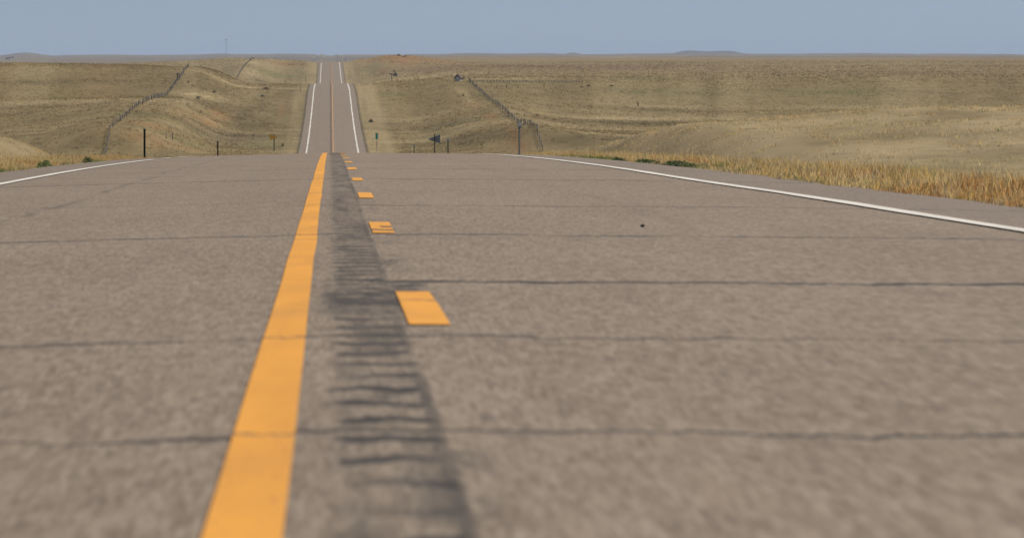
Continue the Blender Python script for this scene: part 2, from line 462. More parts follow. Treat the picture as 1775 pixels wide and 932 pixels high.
def make_line(name, col, wear_hi):
    t = NT(name)
    c, X, Y, ch1, ch2, o = asphalt_nodes(t)
    n = t.noise(t.coord((3, .35, 1)), 9, 5, .7)
    p = t.noise(t.coord((1.2, .12, 1)), 4.5, 4, .6)
    k = t.mix(t.rng(p, .3, .7), tuple(x * .86 for x in col), col)
    br = t.noise(t.coord((.4, 1.6, 1)), 1.5, 4, .65)
    f = t.math('MAXIMUM', t.rng(n, .62, .80, 0, wear_hi), t.rng(br, .70, .76, 0, .8))
    if name == 'yellow_road_paint':
        wb = t.math('MULTIPLY', t.math('SUBTRACT', t.noise(t.coord((9, 1, 1)), 1.4, 4, .65), .5), .55)
        for d, hw, st, x0 in ((26.35, .07, .75, -1), (25.3, .05, .6, -1), (28.15, .17, 1.0, .265), (27.3, .15, 1.0, 0), (27.2, .05, .5, .2), (35.5, .08, .5, -1), (53.2, .14, .5, -1), (18.45, .10, .8, 0), (13.6, .04, .7, -1), (9.4, .035, .7, -1), (16.4, .05, .6, .2)):
            q = t.rng(t.math('ABSOLUTE', t.math('ADD', t.math('SUBTRACT', Y, d), wb)), hw * 1.6, hw * .7, 0, st)
            f = t.math('MAXIMUM', f, t.math('MULTIPLY', q, t.rng(X, x0 - .01, x0 + .012)))
        gr = t.noise(t.coord((2, .1, 1)), 55, 3, .7)
        f = t.math('MAXIMUM', f, t.rng(gr, .62, .74, 0, .45))
        sm = t.noise(t.coord((.8, .2, 1)), 2.2, 5, .6)
        k = t.mix(t.rng(sm, .48, .72, 0, .45), k, (.40, .185, .04))
    k = t.mix(f, k, (.085, .062, .042))
    return t.done(t.bsdf(k, .75, .25, 0, t.bump(ch1, .2, .004)))

def make_ground():
    t = NT('prairie_ground')
    a = t.n('ShaderNodeVertexColor', layer_name='hue')
    o = t.coord()
    n1 = t.noise(o, .9, 6, .62)
    n2 = t.noise(t.coord((1, .35, 1)), .16, 5, .6)
    n3 = t.noise(t.coord((1, .4, 1)), 3.0, 4, .6)
    n4 = t.noise(t.coord((1, .22, 1)), .028, 5, .6)
    c = a.outputs[0]
    c = t.mix(t.rng(n1, .5, .70, 0, .55), c, t.mix(.5, c, (.30, .235, .135)))
    c = t.mix(t.rng(n1, .5, .28, 0, .50), c, t.mix(.5, c, (.075, .06, .032)))
    c = t.mix(t.rng(n2, .52, .72, 0, .5), c, t.mix(.5, c, (.25, .19, .105)))
    c = t.mix(t.rng(n2, .48, .28, 0, .5), c, t.mix(.5, c, (.075, .062, .032)))
    c = t.mix(t.rng(n4, .54, .70, 0, .5), c, t.mix(.5, c, (.24, .175, .10)))
    c = t.mix(t.rng(n4, .46, .30, 0, .5), c, t.mix(.5, c, (.085, .066, .034)))
    c = t.mix(t.rng(n3, .52, .34, 0, .25), c, t.mix(.6, c, (.065, .055, .03)))
    h = t.math('ADD', t.math('MULTIPLY', n1, .6), t.math('MULTIPLY', n3, .25))
    return t.done(t.bsdf(c, .95, .05, 0, t.bump(h, .35, .16)))

def make_blade(name='grass_blade'):
    t = NT(name)
    a = t.n('ShaderNodeVertexColor', layer_name='hue')
    d = t.bsdf(a.outputs[0], .8, .1)
    tr = t.n('ShaderNodeBsdfTranslucent'); t.set(tr.inputs[0], a.outputs[0])
    mx = t.n('ShaderNodeMixShader'); mx.inputs[0].default_value = .5
    t.t.links.new(d, mx.inputs[1]); t.t.links.new(tr.outputs[0], mx.inputs[2])
    return t.done(mx.outputs[0])

M_asph = make_asphalt()
M_yel = make_line('yellow_road_paint', (.66, .29, .032), .62)
M_yel_old = make_line('worn_yellow_road_paint', (.46, .235, .075), .9)
M_whi = make_line('white_road_paint', (.62, .58, .51), .55)
M_ground = make_ground()
M_blade = make_blade()
M_green_steel = paint('green_steel', (.022, .034, .027), .5, .4, .3)
M_galv = paint('galvanised_steel', (.34, .35, .34), .45, .5, .35)
M_dgalv = paint('dull_galvanised_steel', (.16, .165, .16), .55, .4, .2)
M_refl = paint('white_reflector', (.66, .70, .70), .25, .6)
M_alu = paint('aluminium_back', (.20, .225, .265), .5, .4, .3)
M_sign_yel = paint('yellow_sign_sheeting', (.98, .50, .008), .45, .4)
M_sign_grn = paint('green_sign_sheeting', (.02, .42, .27), .45, .4)
M_sign_wht = paint('white_sign_sheeting', (.72, .72, .70), .45, .4)
M_black = paint('black_paint', (.02, .02, .02), .5, .3)
M_wood = paint('weathered_post', (.13, .118, .105), .85, .15, 0, .3, 14)
M_dwood = paint('dark_post', (.035, .03, .027), .85, .15, 0, .3, 14)
M_wire = paint('old_wire', (.20, .19, .18), .6, .4, .3)
M_wall = paint('pale_boards', (.82, .80, .76), .8, .2, 0, .15, 5)
M_roof = paint('brown_roofing', (.105, .062, .055), .85, .2, 0, .25, 6)
M_stone = paint('dark_stone', (.035, .032, .03), .8, .2)
M_bark = paint('bark', (.07, .055, .04), .9, .1, 0, .3, 10)

# ------------------------------------------------------------------ the ground: one sheet to the horizon
rows = np.concatenate([np.arange(-80, 0, 8), np.arange(0, 40, 1.0), np.arange(40, 200, 1.6), np.arange(200, 650, 6), np.arange(650, 1300, 2.6), np.arange(1300, 2500, 7),
                       2500 * (7000 / 2500) ** (np.arange(70) / 70.), 7000 * (38000 / 7000) ** (np.arange(131) / 130.)])
wl = np.concatenate([[0, 4.3, 4.62, 4.78, 5.0, 5.3, 5.7, 6.2, 6.8, 7.5, 8.3, 9.1, 10], np.arange(11, 72, .40), np.arange(72, 131, 3)])
wr = np.concatenate([[4.3, 4.62, 4.78, 5.0, 5.3, 5.7, 6.2, 6.8, 7.5, 8.3, 9.1, 10], np.arange(11, 135, .42), np.arange(135, 250, 5)])
offs = np.concatenate([-wl[:0:-1], [0], wr])
DR = rows[:, None]
scl = np.maximum(DR, 900) / 900
GX = np.where(np.abs(offs)[None, :] <= 11, offs[None, :], np.sign(offs)[None, :] * (11 + (np.abs(offs)[None, :] - 11) * scl + 0 * DR)) + road_x(DR)
GY = np.broadcast_to(DR, GX.shape)
GZ = height(GX, GY)

# what grows where (real plant colours, linear albedo)
OLIVE, STRAW, DARK, RUST, GREEN, PINK, GRAVEL = map(np.array, [(.182, .137, .064), (.310, .238, .128), (.092, .068, .030), (.245, .128, .054), (.130, .126, .050), (.165, .112, .080), (.155, .128, .105)])
def ground_colour(X, d):
    X = np.asarray(X, float); d = np.asarray(d, float); X, d = np.broadcast_arrays(X, d)
    cx = road_x(d); w = np.abs(X - cx)
    L = np.maximum(1, d / 900.)
    c = np.zeros(X.shape + (3,)) + OLIVE
    def lay(m, col):
        nonlocal c
        c = c * (1 - m[..., None]) + col * m[..., None]
    lay(.58 * smooth(.02, .36, fbm(X / (60 * L), d / (38 * L) + 3, 4)), STRAW)
    lay(.52 * smooth(.02, .36, fbm(X / (52 * L) + 31, d / (30 * L) + 8, 4)), DARK)
    lay(.18 * smooth(.15, .50, fbm(X / (24 * L) + 7, d / (30 * L) + 77, 3)), RUST)
    lay(.40 * smooth(.15, .5, fbm(X / (30 * L) + 70, d / (42 * L) + 21, 3)), GREEN)
    lay(.35 * smooth(.10, .45, fbm(X / (7 * L), d / (11 * L) + 31, 3)), DARK)
    lay(.30 * smooth(.10, .45, fbm(X / (6 * L) + 51, d / (10 * L), 3)), STRAW)
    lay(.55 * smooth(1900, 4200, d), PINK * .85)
    lay(.75 * smooth(1180, 1500, d) * smooth(10, 18, X / L), np.array((.118, .077, .034)))
    lay(.55 * smooth(1200, 1500, d) * smooth(.0, .35, fbm(X / (75 * L) + 13, d / (48 * L) + 4, 5)), DARK)
    lay(.38 * smooth(1200, 1500, d) * smooth(.05, .4, fbm(X / (90 * L) + 3, d / (36 * L) + 44, 5)), STRAW)
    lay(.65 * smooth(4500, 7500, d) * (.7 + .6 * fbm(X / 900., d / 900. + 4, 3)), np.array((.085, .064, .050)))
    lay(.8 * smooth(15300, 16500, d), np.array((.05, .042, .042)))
    for (x, y, rx, ry, col, a) in PATCH:
        q = ((X - x) / rx) ** 2 + ((d - y) / ry) ** 2
        m = np.exp(-q * .9)
        if m.max() < .02: continue
        m = 1.15 * m * (.75 + .6 * fbm(X / (rx * .35) + 5, d / (ry * .4) + 2, 3))
        lay(np.clip(a * m, 0, 1), col)
    lay(.75 * (1 - smooth(430, 600, d)) * smooth(6, 9, w) * (.62 + .8 * fbm(X / 2.5, d / 9. + 60, 4)), np.where((X > 0)[..., None], np.array((.37, .285, .165)), np.array((.22, .164, .090))))  # right side's colour raised to make up for shade on its bank
    # verges: mown strips along the shoulder
    side = np.sign(X - cx)
    lay(.65 * smooth(5.0, 5.4, w) * (1 - smooth(8.6, 9.4, w)) * (side > 0) * smooth(650, 720, d) * (d < 2550), STRAW * 1.03)
    lay(.40 * smooth(5.0, 5.4, w) * (1 - smooth(6.6, 8.0, w)) * (side < 0) * smooth(650, 720, d) * (d < 2550), STRAW * .95)
    lay(.30 * smooth(.1, .5, fbm(w / .55 + 3, d / 90., 3)) * (1 - smooth(9, 13, w)) * smooth(650, 720, d) * (d < 2550), DARK)
    lay(.8 * (1 - smooth(5.05, 5.5, w)) * (d < 600), GRAVEL)
    lay(.85 * (1 - smooth(4.86, 5.12, w)) * (d >= 600) * (d < 2550), np.array((.072, .060, .050)))
    return c

PATCH = []
def patch(px, py, rx, ry, col, a):
    x, d, _ = at(px, py, 660)
    d1 = at(px, py - ry, 660)[1]; d0 = at(px, py + ry, 660)[1]
    PATCH.append((x, d, rx * d / F, min(max(4.0, (d1 - d0) / 2), .09 * d), col, a))
for p in [  # column, row, half widths, kind, strength
    (60, 143, 70, 5, DARK * 1.1, .7), (180, 140, 60, 4, DARK, .35), (110, 175, 190, 3, STRAW, .8), (40, 195, 90, 9, DARK * 1.2, .55), (150, 250, 70, 9, DARK * 1.1, .7), (90, 222, 110, 3, STRAW, .5),
    (60, 210, 60, 3, DARK, .4), (60, 120, 80, 6, STRAW * .9, .5), (250, 215, 40, 3, RUST, .7), (270, 175, 50, 3, STRAW * 1.05, .8), (350, 166, 46, 6, STRAW * 1.1, .9), (270, 245, 40, 12, RUST * .8, .35),
    (420, 205, 34, 16, DARK, .85), (445, 187, 20, 9, DARK, .6), (380, 200, 18, 9, RUST * 1.05, .7), (362, 213, 14, 6, RUST * 1.05, .7), (455, 197, 14, 5, STRAW, .5), (488, 192, 5, 9, RUST * .85, .8),
    (440, 152, 100, 1.2, STRAW * 1.15, .7), (440, 128, 16, 5, STRAW, .6), (480, 132, 40, 6, GREEN, .6), (450, 140, 12, 2, DARK * .9, .8), (462, 153, 12, 2, DARK * .8, .7), (510, 112, 22, 2, DARK, .6),
    (490, 111, 30, 4, RUST, .5), (400, 240, 60, 8, np.array((.115, .09, .065)), .6), (470, 250, 40, 5, GREEN * 1.15, .5), (330, 250, 40, 6, GREEN * 1.1, .4), (430, 108, 20, 3, STRAW * 1.1, .7),
    (515, 180, 8, 25, STRAW, .4), (500, 230, 8, 20, DARK, .4),
    (690, 99, 26, 3, RUST * 1.0, .85), (740, 104, 60, 3, RUST * .95, .7), (640, 106, 25, 4, RUST * .8, .5), (665, 125, 8, 5, RUST, .6), (640, 120, 20, 8, GREEN, .5), (740, 133, 60, 2.4, STRAW * 1.1, .8),
    (870, 137, 120, 2.2, STRAW, .8), (680, 165, 50, 6, GREEN * .95, .5), (740, 166, 40, 5, RUST * .9, .2), (825, 182, 9, 4, RUST, .85), (850, 202, 12, 4, RUST * .95, .85), (800, 160, 8, 6, STRAW, .7),
    (815, 175, 7, 5, STRAW, .6), (730, 205, 70, 6, STRAW, .5), (790, 222, 70, 3, STRAW, .4), (820, 243, 80, 8, DARK, .75), (760, 232, 40, 4, GREEN * .8, .5), (900, 250, 24, 14, RUST * .6, .6), (889, 225, 8, 8, RUST * .85, .7),
    (1010, 240, 110, 9, DARK * .95, .85), (1080, 206, 150, 2.4, STRAW * 1.08, .9), (1110, 213, 150, 4, DARK * .85, .9), (1000, 222, 110, 2.0, STRAW, .75), (1100, 183, 120, 1.6, STRAW, .7), (1130, 191, 130, 4, DARK, .55),
    (1000, 190, 40, 1.5, STRAW, .5), (1150, 160, 100, 8, GREEN * .75, .6), (900, 165, 90, 7, OLIVE * .95, .5), (1100, 135, 60, 3, GREEN * .7, .5), (1080, 116, 130, 5, PINK * .95, .5), (1060, 98.6, 45, 1.0, STRAW, .6),
    (900, 115, 130, 6, np.array((.135, .092, .048)), .7), (1100, 108, 90, 3, DARK * 1.2, .4), (720, 122, 80, 5, np.array((.135, .092, .048)), .5),
    (1300, 206, 200, 3, STRAW, .7), (1350, 214, 200, 4, DARK, .7), (1500, 186, 150, 3, STRAW, .6), (1450, 160, 120, 6, GREEN * .8, .5), (1600, 225, 140, 5, STRAW, .6), (1650, 200, 140, 5, DARK, .5), (1550, 125, 140, 5, np.array((.135, .092, .048)), .5)]:
    patch(*p)
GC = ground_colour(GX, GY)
nr, nc = GX.shape
V = np.stack([GX, GY, GZ], -1).reshape(-1, 3)
idx = np.arange(nr * nc).reshape(nr, nc)
FQ = np.stack([idx[:-1, :-1], idx[:-1, 1:], idx[1:, 1:], idx[1:, :-1]], -1).reshape(-1, 4)
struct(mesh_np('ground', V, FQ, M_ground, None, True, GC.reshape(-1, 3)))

# ------------------------------------------------------------------ road and its painted lines
ry = np.concatenate([np.arange(-80, 0, 4), np.arange(0, 150, 1.0), np.arange(150, 640, 5), np.arange(640, 2400, 4), np.arange(2400, 2681, 20)])
def road_strip(a, b, lift, y0, y1, jag=0.0, seed=0):
    """quad strip from offset a to b between distances y0 and y1, following the road"""
    y = np.concatenate([[y0], ry[(ry > y0 + .05) & (ry < y1 - .05)], [y1]])
    cx = road_x(y)
    def hz(x, yy):
        off = x - road_x(yy)
        return np.interp(yy, ry, road_z(ry)) - np.where(off < 0, .026, .006) * np.abs(off)
    n = len(y)
    xs = np.array([a, b]) if a * b >= 0 else np.array([a, 0.0, b])
    k = len(xs)
    VV = np.zeros((n, k, 3))
    for j, x in enumerate(xs):
        w = jag * vnoise(y / 3.1 + 9 * seed, y * 0 + 3 * j + seed)
        xx = cx + x + w
        VV[:, j] = np.stack([xx, y, hz(xx, y) + lift], -1)
    ii = np.arange(n * k).reshape(n, k)
    f = np.stack([ii[:-1, :-1], ii[:-1, 1:], ii[1:, 1:], ii[1:, :-1]], -1).reshape(-1, 4)
    return VV.reshape(-1, 3), f

def merge(parts):
    vs, fs, o = [], [], 0
    for v, f in parts:
        vs.append(v); fs.append(f + o); o += len(v)
    return np.concatenate(vs), np.concatenate(fs)

# slab with a real edge down to the gravel
VV, ff = [], []
n = len(ry)
prof = [(-4.78, -.22), (-4.72, -.015), (-3.0, 0), (-1.5, 0), (0, 0), (1.5, 0), (3.0, 0), (4.72, -.015), (4.78, -.22)]
cols_ = []
for x, dz in prof:
    wv = .09 * fbm(ry / 2.7, ry * 0 + x * 7, 3) if abs(x) > 4.5 else 0 * ry
    xx = road_x(ry) + x + wv
    zz = road_z(ry) - (.026 if x < 0 else .006) * min(abs(x), 4.75) + dz
    cols_.append(np.stack([xx, ry, zz], -1))
V = np.stack(cols_, 1); k = len(prof)
ii = np.arange(n * k).reshape(n, k)
f = np.stack([ii[:-1, :-1], ii[:-1, 1:], ii[1:, 1:], ii[1:, :-1]], -1).reshape(-1, 4)
struct(mesh_np('road', V.reshape(-1, 3), f, M_asph))

OX = .094      # lines were measured from the camera's axis
LIFT = .004
y1 = 130.0
lines = []
v, f = merge([road_strip(-.170 - OX, -.064 - OX, LIFT, -60, 640, .0035, 1)])
lines.append(('yellow_line', v, f, M_yel))
far_solid = road_strip(.07, .20, LIFT, 640, 2600, .05, 2)
lines.append(('yellow_line', *far_solid, M_yel_old))
ds = [road_strip(.216 - OX, .322 - OX, LIFT, a - 2.9, a, .006, i) for i, a in enumerate(np.arange(17.28 - 12.2 * 4, 200, 12.2))]
lines.append(('dashed_yellow_line', *merge(ds), M_yel))
fd = [road_strip(-.24, -.14, LIFT, a, a + 3.4, .03, i) for i, a in enumerate(np.arange(650, 2300, 12.2))]
lines.append(('dashed_yellow_line', *merge(fd), M_yel_old))
lw_ = [road_strip(-3.66, -3.54, LIFT, -60, 105.5, .010, 5), road_strip(-3.66, -3.54, LIFT, 112, 117, .01, 6), road_strip(-3.66, -3.54, LIFT, 122, 600, .01, 7), road_strip(-3.72, -3.52, LIFT, 600, 2600, .05, 8)]
lines.append(('white_edge_line', *merge(lw_), M_whi))
rw_ = [road_strip(3.54, 3.66, LIFT, -60, 600, .010, 9), road_strip(3.52, 3.72, LIFT, 600, 2600, .05, 10)]
lines.append(('white_edge_line', *merge(rw_), M_whi))
for nm, v, f, m in lines:
    struct(mesh_np(nm, v, f, m))

# ------------------------------------------------------------------ haze over the plain
bm = bmesh.new()
zlo = float(GZ.min()) - 1.0
box(bm, (0, 19000, (zlo + 95) / 2), (24000, 38600, 95 - zlo))
t = NT('haze_air')
pv = t.n('ShaderNodeVolumePrincipled')
pv.inputs['Color'].default_value = (.52, .65, .86, 1)
pv.inputs['Density'].default_value = 3.9e-5
pv.inputs['Anisotropy'].default_value = 0.0
t.t.links.new(pv.outputs[0], t.out.inputs['Volume'])
hz = obj('haze', bm, t.m)
struct(hz, 'stuff')

# ------------------------------------------------------------------ grass
def blades(X, d, h, w, lean, cols, z=None, seg=1):
    n = len(X)
    z = height(X, d) - .02 if z is None else z
    a = rng.uniform(0, 2 * np.pi, n); la = rng.uniform(0, 2 * np.pi, n)
    ln = lean * rng.uniform(.2, 1.0, n) * h
    bx, by = np.cos(a) * w / 2, np.sin(a) * w / 2
    P0 = np.stack([X - bx, d - by, z], -1); P1 = np.stack([X + bx, d + by, z], -1)
    T = np.stack([X + np.cos(la) * ln, d + np.sin(la) * ln, z + h], -1)
    if seg == 1:
        V = np.stack([P0, P1, T], 1).reshape(-1, 3)
        F_ = np.arange(3 * n).reshape(n, 3)
        C = np.repeat(cols, 3, 0)
    else:
        mx, my = X + np.cos(la) * ln * .3, d + np.sin(la) * ln * .3
        zm = z + h * .58
        Q0 = np.stack([mx - bx * .7, my - by * .7, zm], -1); Q1 = np.stack([mx + bx * .7, my + by * .7, zm], -1)
        V = np.stack([P0, P1, Q1, Q0, T], 1).reshape(-1, 3)
        b = (np.arange(n) * 5)[:, None]
        F_ = np.concatenate([b + [0, 1, 2], b + [0, 2, 3], b + [3, 2, 4]])
        C = np.repeat(cols, 5, 0)
    return V, F_, C

def tufts(cx, cd, per, spread, h, w, lean, col, seg=1, hv=.35):
    n = len(cx)
    X = np.repeat(cx, per) + rng.normal(0, 1, n * per) * np.repeat(spread, per)
    d = np.repeat(cd, per) + rng.normal(0, 1, n * per) * np.repeat(spread, per)
    hh = np.repeat(h, per) * rng.uniform(1 - hv, 1 + hv, n * per)
    ww = np.repeat(w, per) * rng.uniform(.7, 1.3, n * per)
    c = np.repeat(col, per, 0) * rng.uniform(.75, 1.25, (n * per, 1))
    return X, d, hh, ww, lean, c

G_STRAW, G_GOLD, G_RUST, G_GREEN, G_DRY = map(np.array, [(.60, .445, .215), (.60, .40, .13), (.42, .23, .09), (.17, .20, .06), (.44, .35, .21)])
def pick(n, probs):
    P = np.stack([G_STRAW, G_GOLD, G_RUST, G_GREEN, G_DRY])
    return P[rng.choice(5, n, p=probs)]

# verge on both sides, this side of the crest
acc = []
for sd_ in (-1, 1):
    n = 15000
    cd = 8 + 210 * rng.random(n) ** 1.15
    w = 5.0 + rng.gamma(1.5, 1.05, n)
    w = np.where(rng.random(n) < .25, rng.uniform(4.95, 12, n), w)
    cx = road_x(cd) + sd_ * w
    thick = fbm(cx / 1.2, cd / 2.6 + (50 if sd_ > 0 else 0), 3)
    keep = (thick > -.35) & ((w > 5.2) | (rng.random(n) < .4))
    cx, cd, w, thick = cx[keep], cd[keep], w[keep], thick[keep]
    n = len(cx)
    h = (.05 + .095 * smooth(5.0, 6.4, w)) * rng.uniform(.7, 1.35, n) * (1 + .5 * thick)
    col = pick(n, (.40, .20, .05, .06, .29))
    tint = fbm(cx / 2.0 + 9, cd / 6.0, 2)
    col = np.where(((tint < -.35) & (rng.random(n) < .45))[:, None], G_RUST * 1.1, col)
    col = np.where(((w < 5.5) & (tint > .22))[:, None], G_GREEN, col)
    acc.append(blades(*tufts(cx, cd, 13, np.full(n, .07), h, np.full(n, .010), .55, col, 2), seg=2))
V = np.concatenate([a[0] for a in acc]); o_ = 0; Fs = []
for a in acc:
    Fs.append(a[1] + o_); o_ += len(a[0])
g = mesh_np('roadside_grass', V, np.concatenate(Fs), M_blade, None, False, np.concatenate([a[2] for a in acc]))
struct(g, 'stuff')

# taller bunch grass on the banks and mounds behind the verge
n = 60000
cd = rng.uniform(70, 480, n); cx = rng.uniform(-34, 60, n)
w = np.abs(cx)
keep = (w > 6.4) & (w < np.where(cx < 0, 34, 60)) & (fbm(cx / 3., cd / 7., 3) > -.30)
cx, cd = cx[keep], cd[keep]; n = len(cx)
col = pick(n, (.34, .04, .03, .04, .55)) * 1.05
gold = smooth(150, 110, cd)
col = col * (1 - .5 * gold[:, None]) + G_GOLD * .5 * gold[:, None]
v, f, c = blades(*tufts(cx, cd, 11, np.full(n, .14), rng.uniform(.06, .15, n) * (1 + .6 * gold), np.full(n, .022), .8, col))
struct(mesh_np('bunch_grass', v, f, M_blade, None, False, c), 'stuff')

# short prairie grass on the far hillside
n = 125000
cd = np.where(rng.random(n) < .68, rng.uniform(690, 1240, n), rng.uniform(1240, 2350, n)); s_ = rng.uniform(-62, 140, n)
cx = s_ * np.maximum(cd, 900) / 900
keep = (np.abs(cx - road_x(cd)) > 5.3) & (fbm(cx / 5., cd / 8., 3) > -.2 + .25 * rng.normal(0, 1, n))
cx, cd = cx[keep], cd[keep]; n = len(cx)
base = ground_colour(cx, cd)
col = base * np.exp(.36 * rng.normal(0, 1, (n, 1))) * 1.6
col = np.clip(col, .02, .7)
mown = (np.abs(cx - road_x(cd)) < 9.5)
v, f, c = blades(*tufts(cx, cd, 5, np.full(n, .22), np.where(mown, .08, rng.uniform(.08, .24, n)) * np.where(cd > 1240, 1.3, 1), np.where(cd > 1240, .20, .10), .8, col))
struct(mesh_np('prairie_grass', v, f, M_blade, None, False, c), 'stuff')

# ------------------------------------------------------------------ leafy clumps
def leaf_cluster(n, rx, ry_, rz, size, cols, squat=.0):
    p = rng.normal(0, 1, (n, 3)); p /= np.linalg.norm(p, axis=1)[:, None]
    r = rng.random((n, 1)) ** .45 * (1 + .25 * rng.normal(0, 1, (n, 1)))
    p = p * r
    P = np.stack([p[:, 0] * rx, p[:, 1] * ry_, np.abs(p[:, 2]) * rz + squat], -1)
    a = rng.normal(0, 1, (n, 3)); a /= np.linalg.norm(a, axis=1)[:, None]
    b = np.cross(a, rng.normal(0, 1, (n, 3))); b /= np.linalg.norm(b, axis=1)[:, None] + 1e-9
    s = size * rng.uniform(.6, 1.3, (n, 1))
    V = np.stack([P - a * s, P + b * s * .45, P + a * s, P - b * s * .45], 1).reshape(-1, 3)
    C = np.repeat(np.asarray(cols)[rng.integers(0, len(cols), n)], 4, 0)
    return V, np.arange(4 * n).reshape(n, 4), C

def weed(px, d, w, rx, ry_, rz, label, cols, n=420, sd_=1):
    x = road_x(d) + sd_ * w
    z = float(height(x, d))
    V, f, C = leaf_cluster(n * 2, rx, ry_, rz, .035, cols)
    V[:, 2] += .01
    ph = np.linspace(0, 2 * np.pi, 25)[:-1]
    rr = 1 + .25 * np.sin(3 * ph + d) + .15 * np.sin(7 * ph)
    rim = np.stack([np.cos(ph) * rx * 1.5 * rr, np.sin(ph) * ry_ * 1.5 * rr, ph * 0 - .02], -1); top = rim * .5 + [0, 0, rz * .45]
    V = np.concatenate([V, rim, top]); nb = 8 * n
    q = np.arange(24); q2 = (q + 1) % 24
    f = np.concatenate([f, np.stack([nb + q, nb + q2, nb + 24 + q2, nb + 24 + q], -1), np.stack([nb + 24 + np.arange(0, 22, 2) * 0, nb + 25 + np.arange(0, 22, 2), nb + 26 + np.arange(0, 22, 2), nb + 24 + np.minimum(np.arange(0, 22, 2) + 3, 23)], -1)[:-1]])
    C = np.concatenate([C, np.tile(np.asarray(cols[0]) * .8, (48, 1))])
    o = mesh_np('weed_clump', V, f, M_blade, None, False, C)
    o.location = (float(x), d, z)
    tag(o, label, 'weeds', 'green weeds at the pavement edge')

GR = [(.055, .10, .042), (.075, .115, .045), (.05, .08, .045), (.12, .13, .055), (.20, .17, .08)]
weed(0, 78, 5.06, .16, 1.9, .05, 'longest dark green weed mat on the right pavement edge, nearest of three', GR, 700)
weed(0, 86, 5.06, .12, 1.5, .045, 'dark green weed mat on the right pavement edge, middle of three', GR, 520)
weed(0, 94, 5.03, .09, 1.0, .04, 'smallest and farthest green weed mat on the right pavement edge', GR, 300)
GL = [(.13, .16, .06), (.10, .13, .05), (.22, .21, .09)]
weed(0, 93, 5.1, .09, 1.2, .08, 'pale green weed tuft in straw grass by left edge, nearer the camera', GL, 300, -1)
weed(0, 110, 5.12, .07, .9, .08, 'dark green weed tuft in straw grass by left edge, nearer the tall post', [(.09, .12, .05), (.07, .09, .045), (.17, .15, .07)], 300, -1)

def shrub(px, py, w, h, label, cols, lo=660):
    x, d, z = at(px, py, lo)
    rx, rz = w / 2 * d / F, h * d / F
    r = thing('shrub', label, 'shrub', (x, d, z), 0, 'scattered shrubs on the grassland')
    V, f, C = leaf_cluster(120, rx, rx, rz * .9, max(.05, rx * .22), cols, .02)
    mesh_np('foliage', V, f, M_blade, r, False, C)
    bm = bmesh.new()
    for k in range(4):
        a = k * 1.7
        tube(bm, (0, 0, -.1), (math.cos(a) * rx * .6, math.sin(a) * rx * .6, rz * .7), .035, .012, 5)
    obj('stem', bm, M_bark, r)
SG = [(.13, .105, .065), (.15, .12, .07), (.095, .085, .05)]
shrub(371, 161, 7, 5, 'low dark shrub on the pale bank left of the road, upper of two there', SG)
shrub(343, 172, 7, 6, 'greyish shrub on the pale bank left of the road, lower of two there', [(.08, .07, .055), (.06, .055, .04)])
shrub(461, 155, 11, 4, 'wide flat dark shrub just below the pale track left of the road', SG)
shrub(455, 168, 8, 5, 'round dark shrub on the slope below the track left of the road', SG)
shrub(326, 144, 5, 5, 'small grey-green shrub just right of the upper left fence', [(.07, .075, .05), (.05, .055, .035)])
shrub(490, 254, 6, 7, 'dark olive shrub between the yellow pennant sign and the road', [(.06, .055, .025), (.05, .05, .02)])
shrub(643, 212, 10, 6, 'green bushy shrub on the mown strip above the green marker sign', [(.05, .07, .035), (.07, .08, .04)])
shrub(803, 167, 4, 5, 'small black-looking shrub on the bare bank below the shed', [(.02, .018, .014), (.03, .025, .02)])
shrub(804, 138, 5, 8, 'dark green shrub beside the right wall of the brown-roofed shed', [(.03, .045, .028), (.04, .05, .03)])
shrub(931, 201, 7, 4, 'dark low shrub among grass right of the right-hand fence', SG)
shrub(1020, 150, 8, 4, 'dark grey shrub in the middle of the scattered row right of the cross fence', SG)
shrub(1008, 152, 6, 3, 'left shrub of the scattered row right of the cross fence', SG)
shrub(1060, 150, 7, 3, 'right shrub of the scattered row, nearest the lone dark post', SG)
shrub(691, 97.5, 6, 4, 'dark shrub on top of the rusty hill right of the road', [(.035, .035, .035), (.03, .03, .032)])
shrub(599, 106, 4, 8, 'tiny dark upright shrub beside the road at its farthest crest', SG, 1900)

# ------------------------------------------------------------------ roadside markers and signs
def u_post(bm, h, w=.085, dp=.045, th=.012, z0=-.45):
    a, b = w / 2, dp
    pts = [(-a, 0), (-a + .022, 0), (-a + .030, b - th), (a - .030, b - th), (a - .022, 0), (a, 0), (a, th * .5), (a - .016, th * .5), (a - .024, b), (-a + .024, b), (-a + .016, th * .5), (-a, th * .5)]
    prism_z(bm, pts, z0, h)

def delineator(px, d, ytop, side, label, mat, reflector=True, wide=1.0):
    x = (px - PXV) / F * d
    z = float(height(x, d)); h = zy(ytop, d) - z
    r = thing('delineator_post', label, 'delineator', (x, d, z), 0, 'roadside delineator posts')
    bm = bmesh.new(); u_post(bm, h - (.10 if reflector else 0), .060 * wide, .04)
    po = obj('post', bm, mat, r)
    if side > 0: po.rotation_euler = (0, 0, 1.0)
    if reflector:
        bm = bmesh.new()
        n = 14
        prism_y(bm, [(math.cos(2 * math.pi * i / n) * .055, h - .07 + math.sin(2 * math.pi * i / n) * .055) for i in range(n)], -.022, -.004)
        o = obj('reflector', bm, M_refl, r)
        bm = bmesh.new()
        box(bm, (0, .004, h - .085), (.112, .010, .16), None, .003)
        obj('backing_plate', bm, M_galv, r)
    else:
        bm = bmesh.new()
        box(bm, (0, .012, h - .04), (.070 * wide, .05, .085), None, .008)
        obj('post_cap', bm, mat, r)
    return r
delineator(250.5, 158, 223.5, -1, 'tallest dark green post standing past the left white line at the crest', M_green_steel, False)
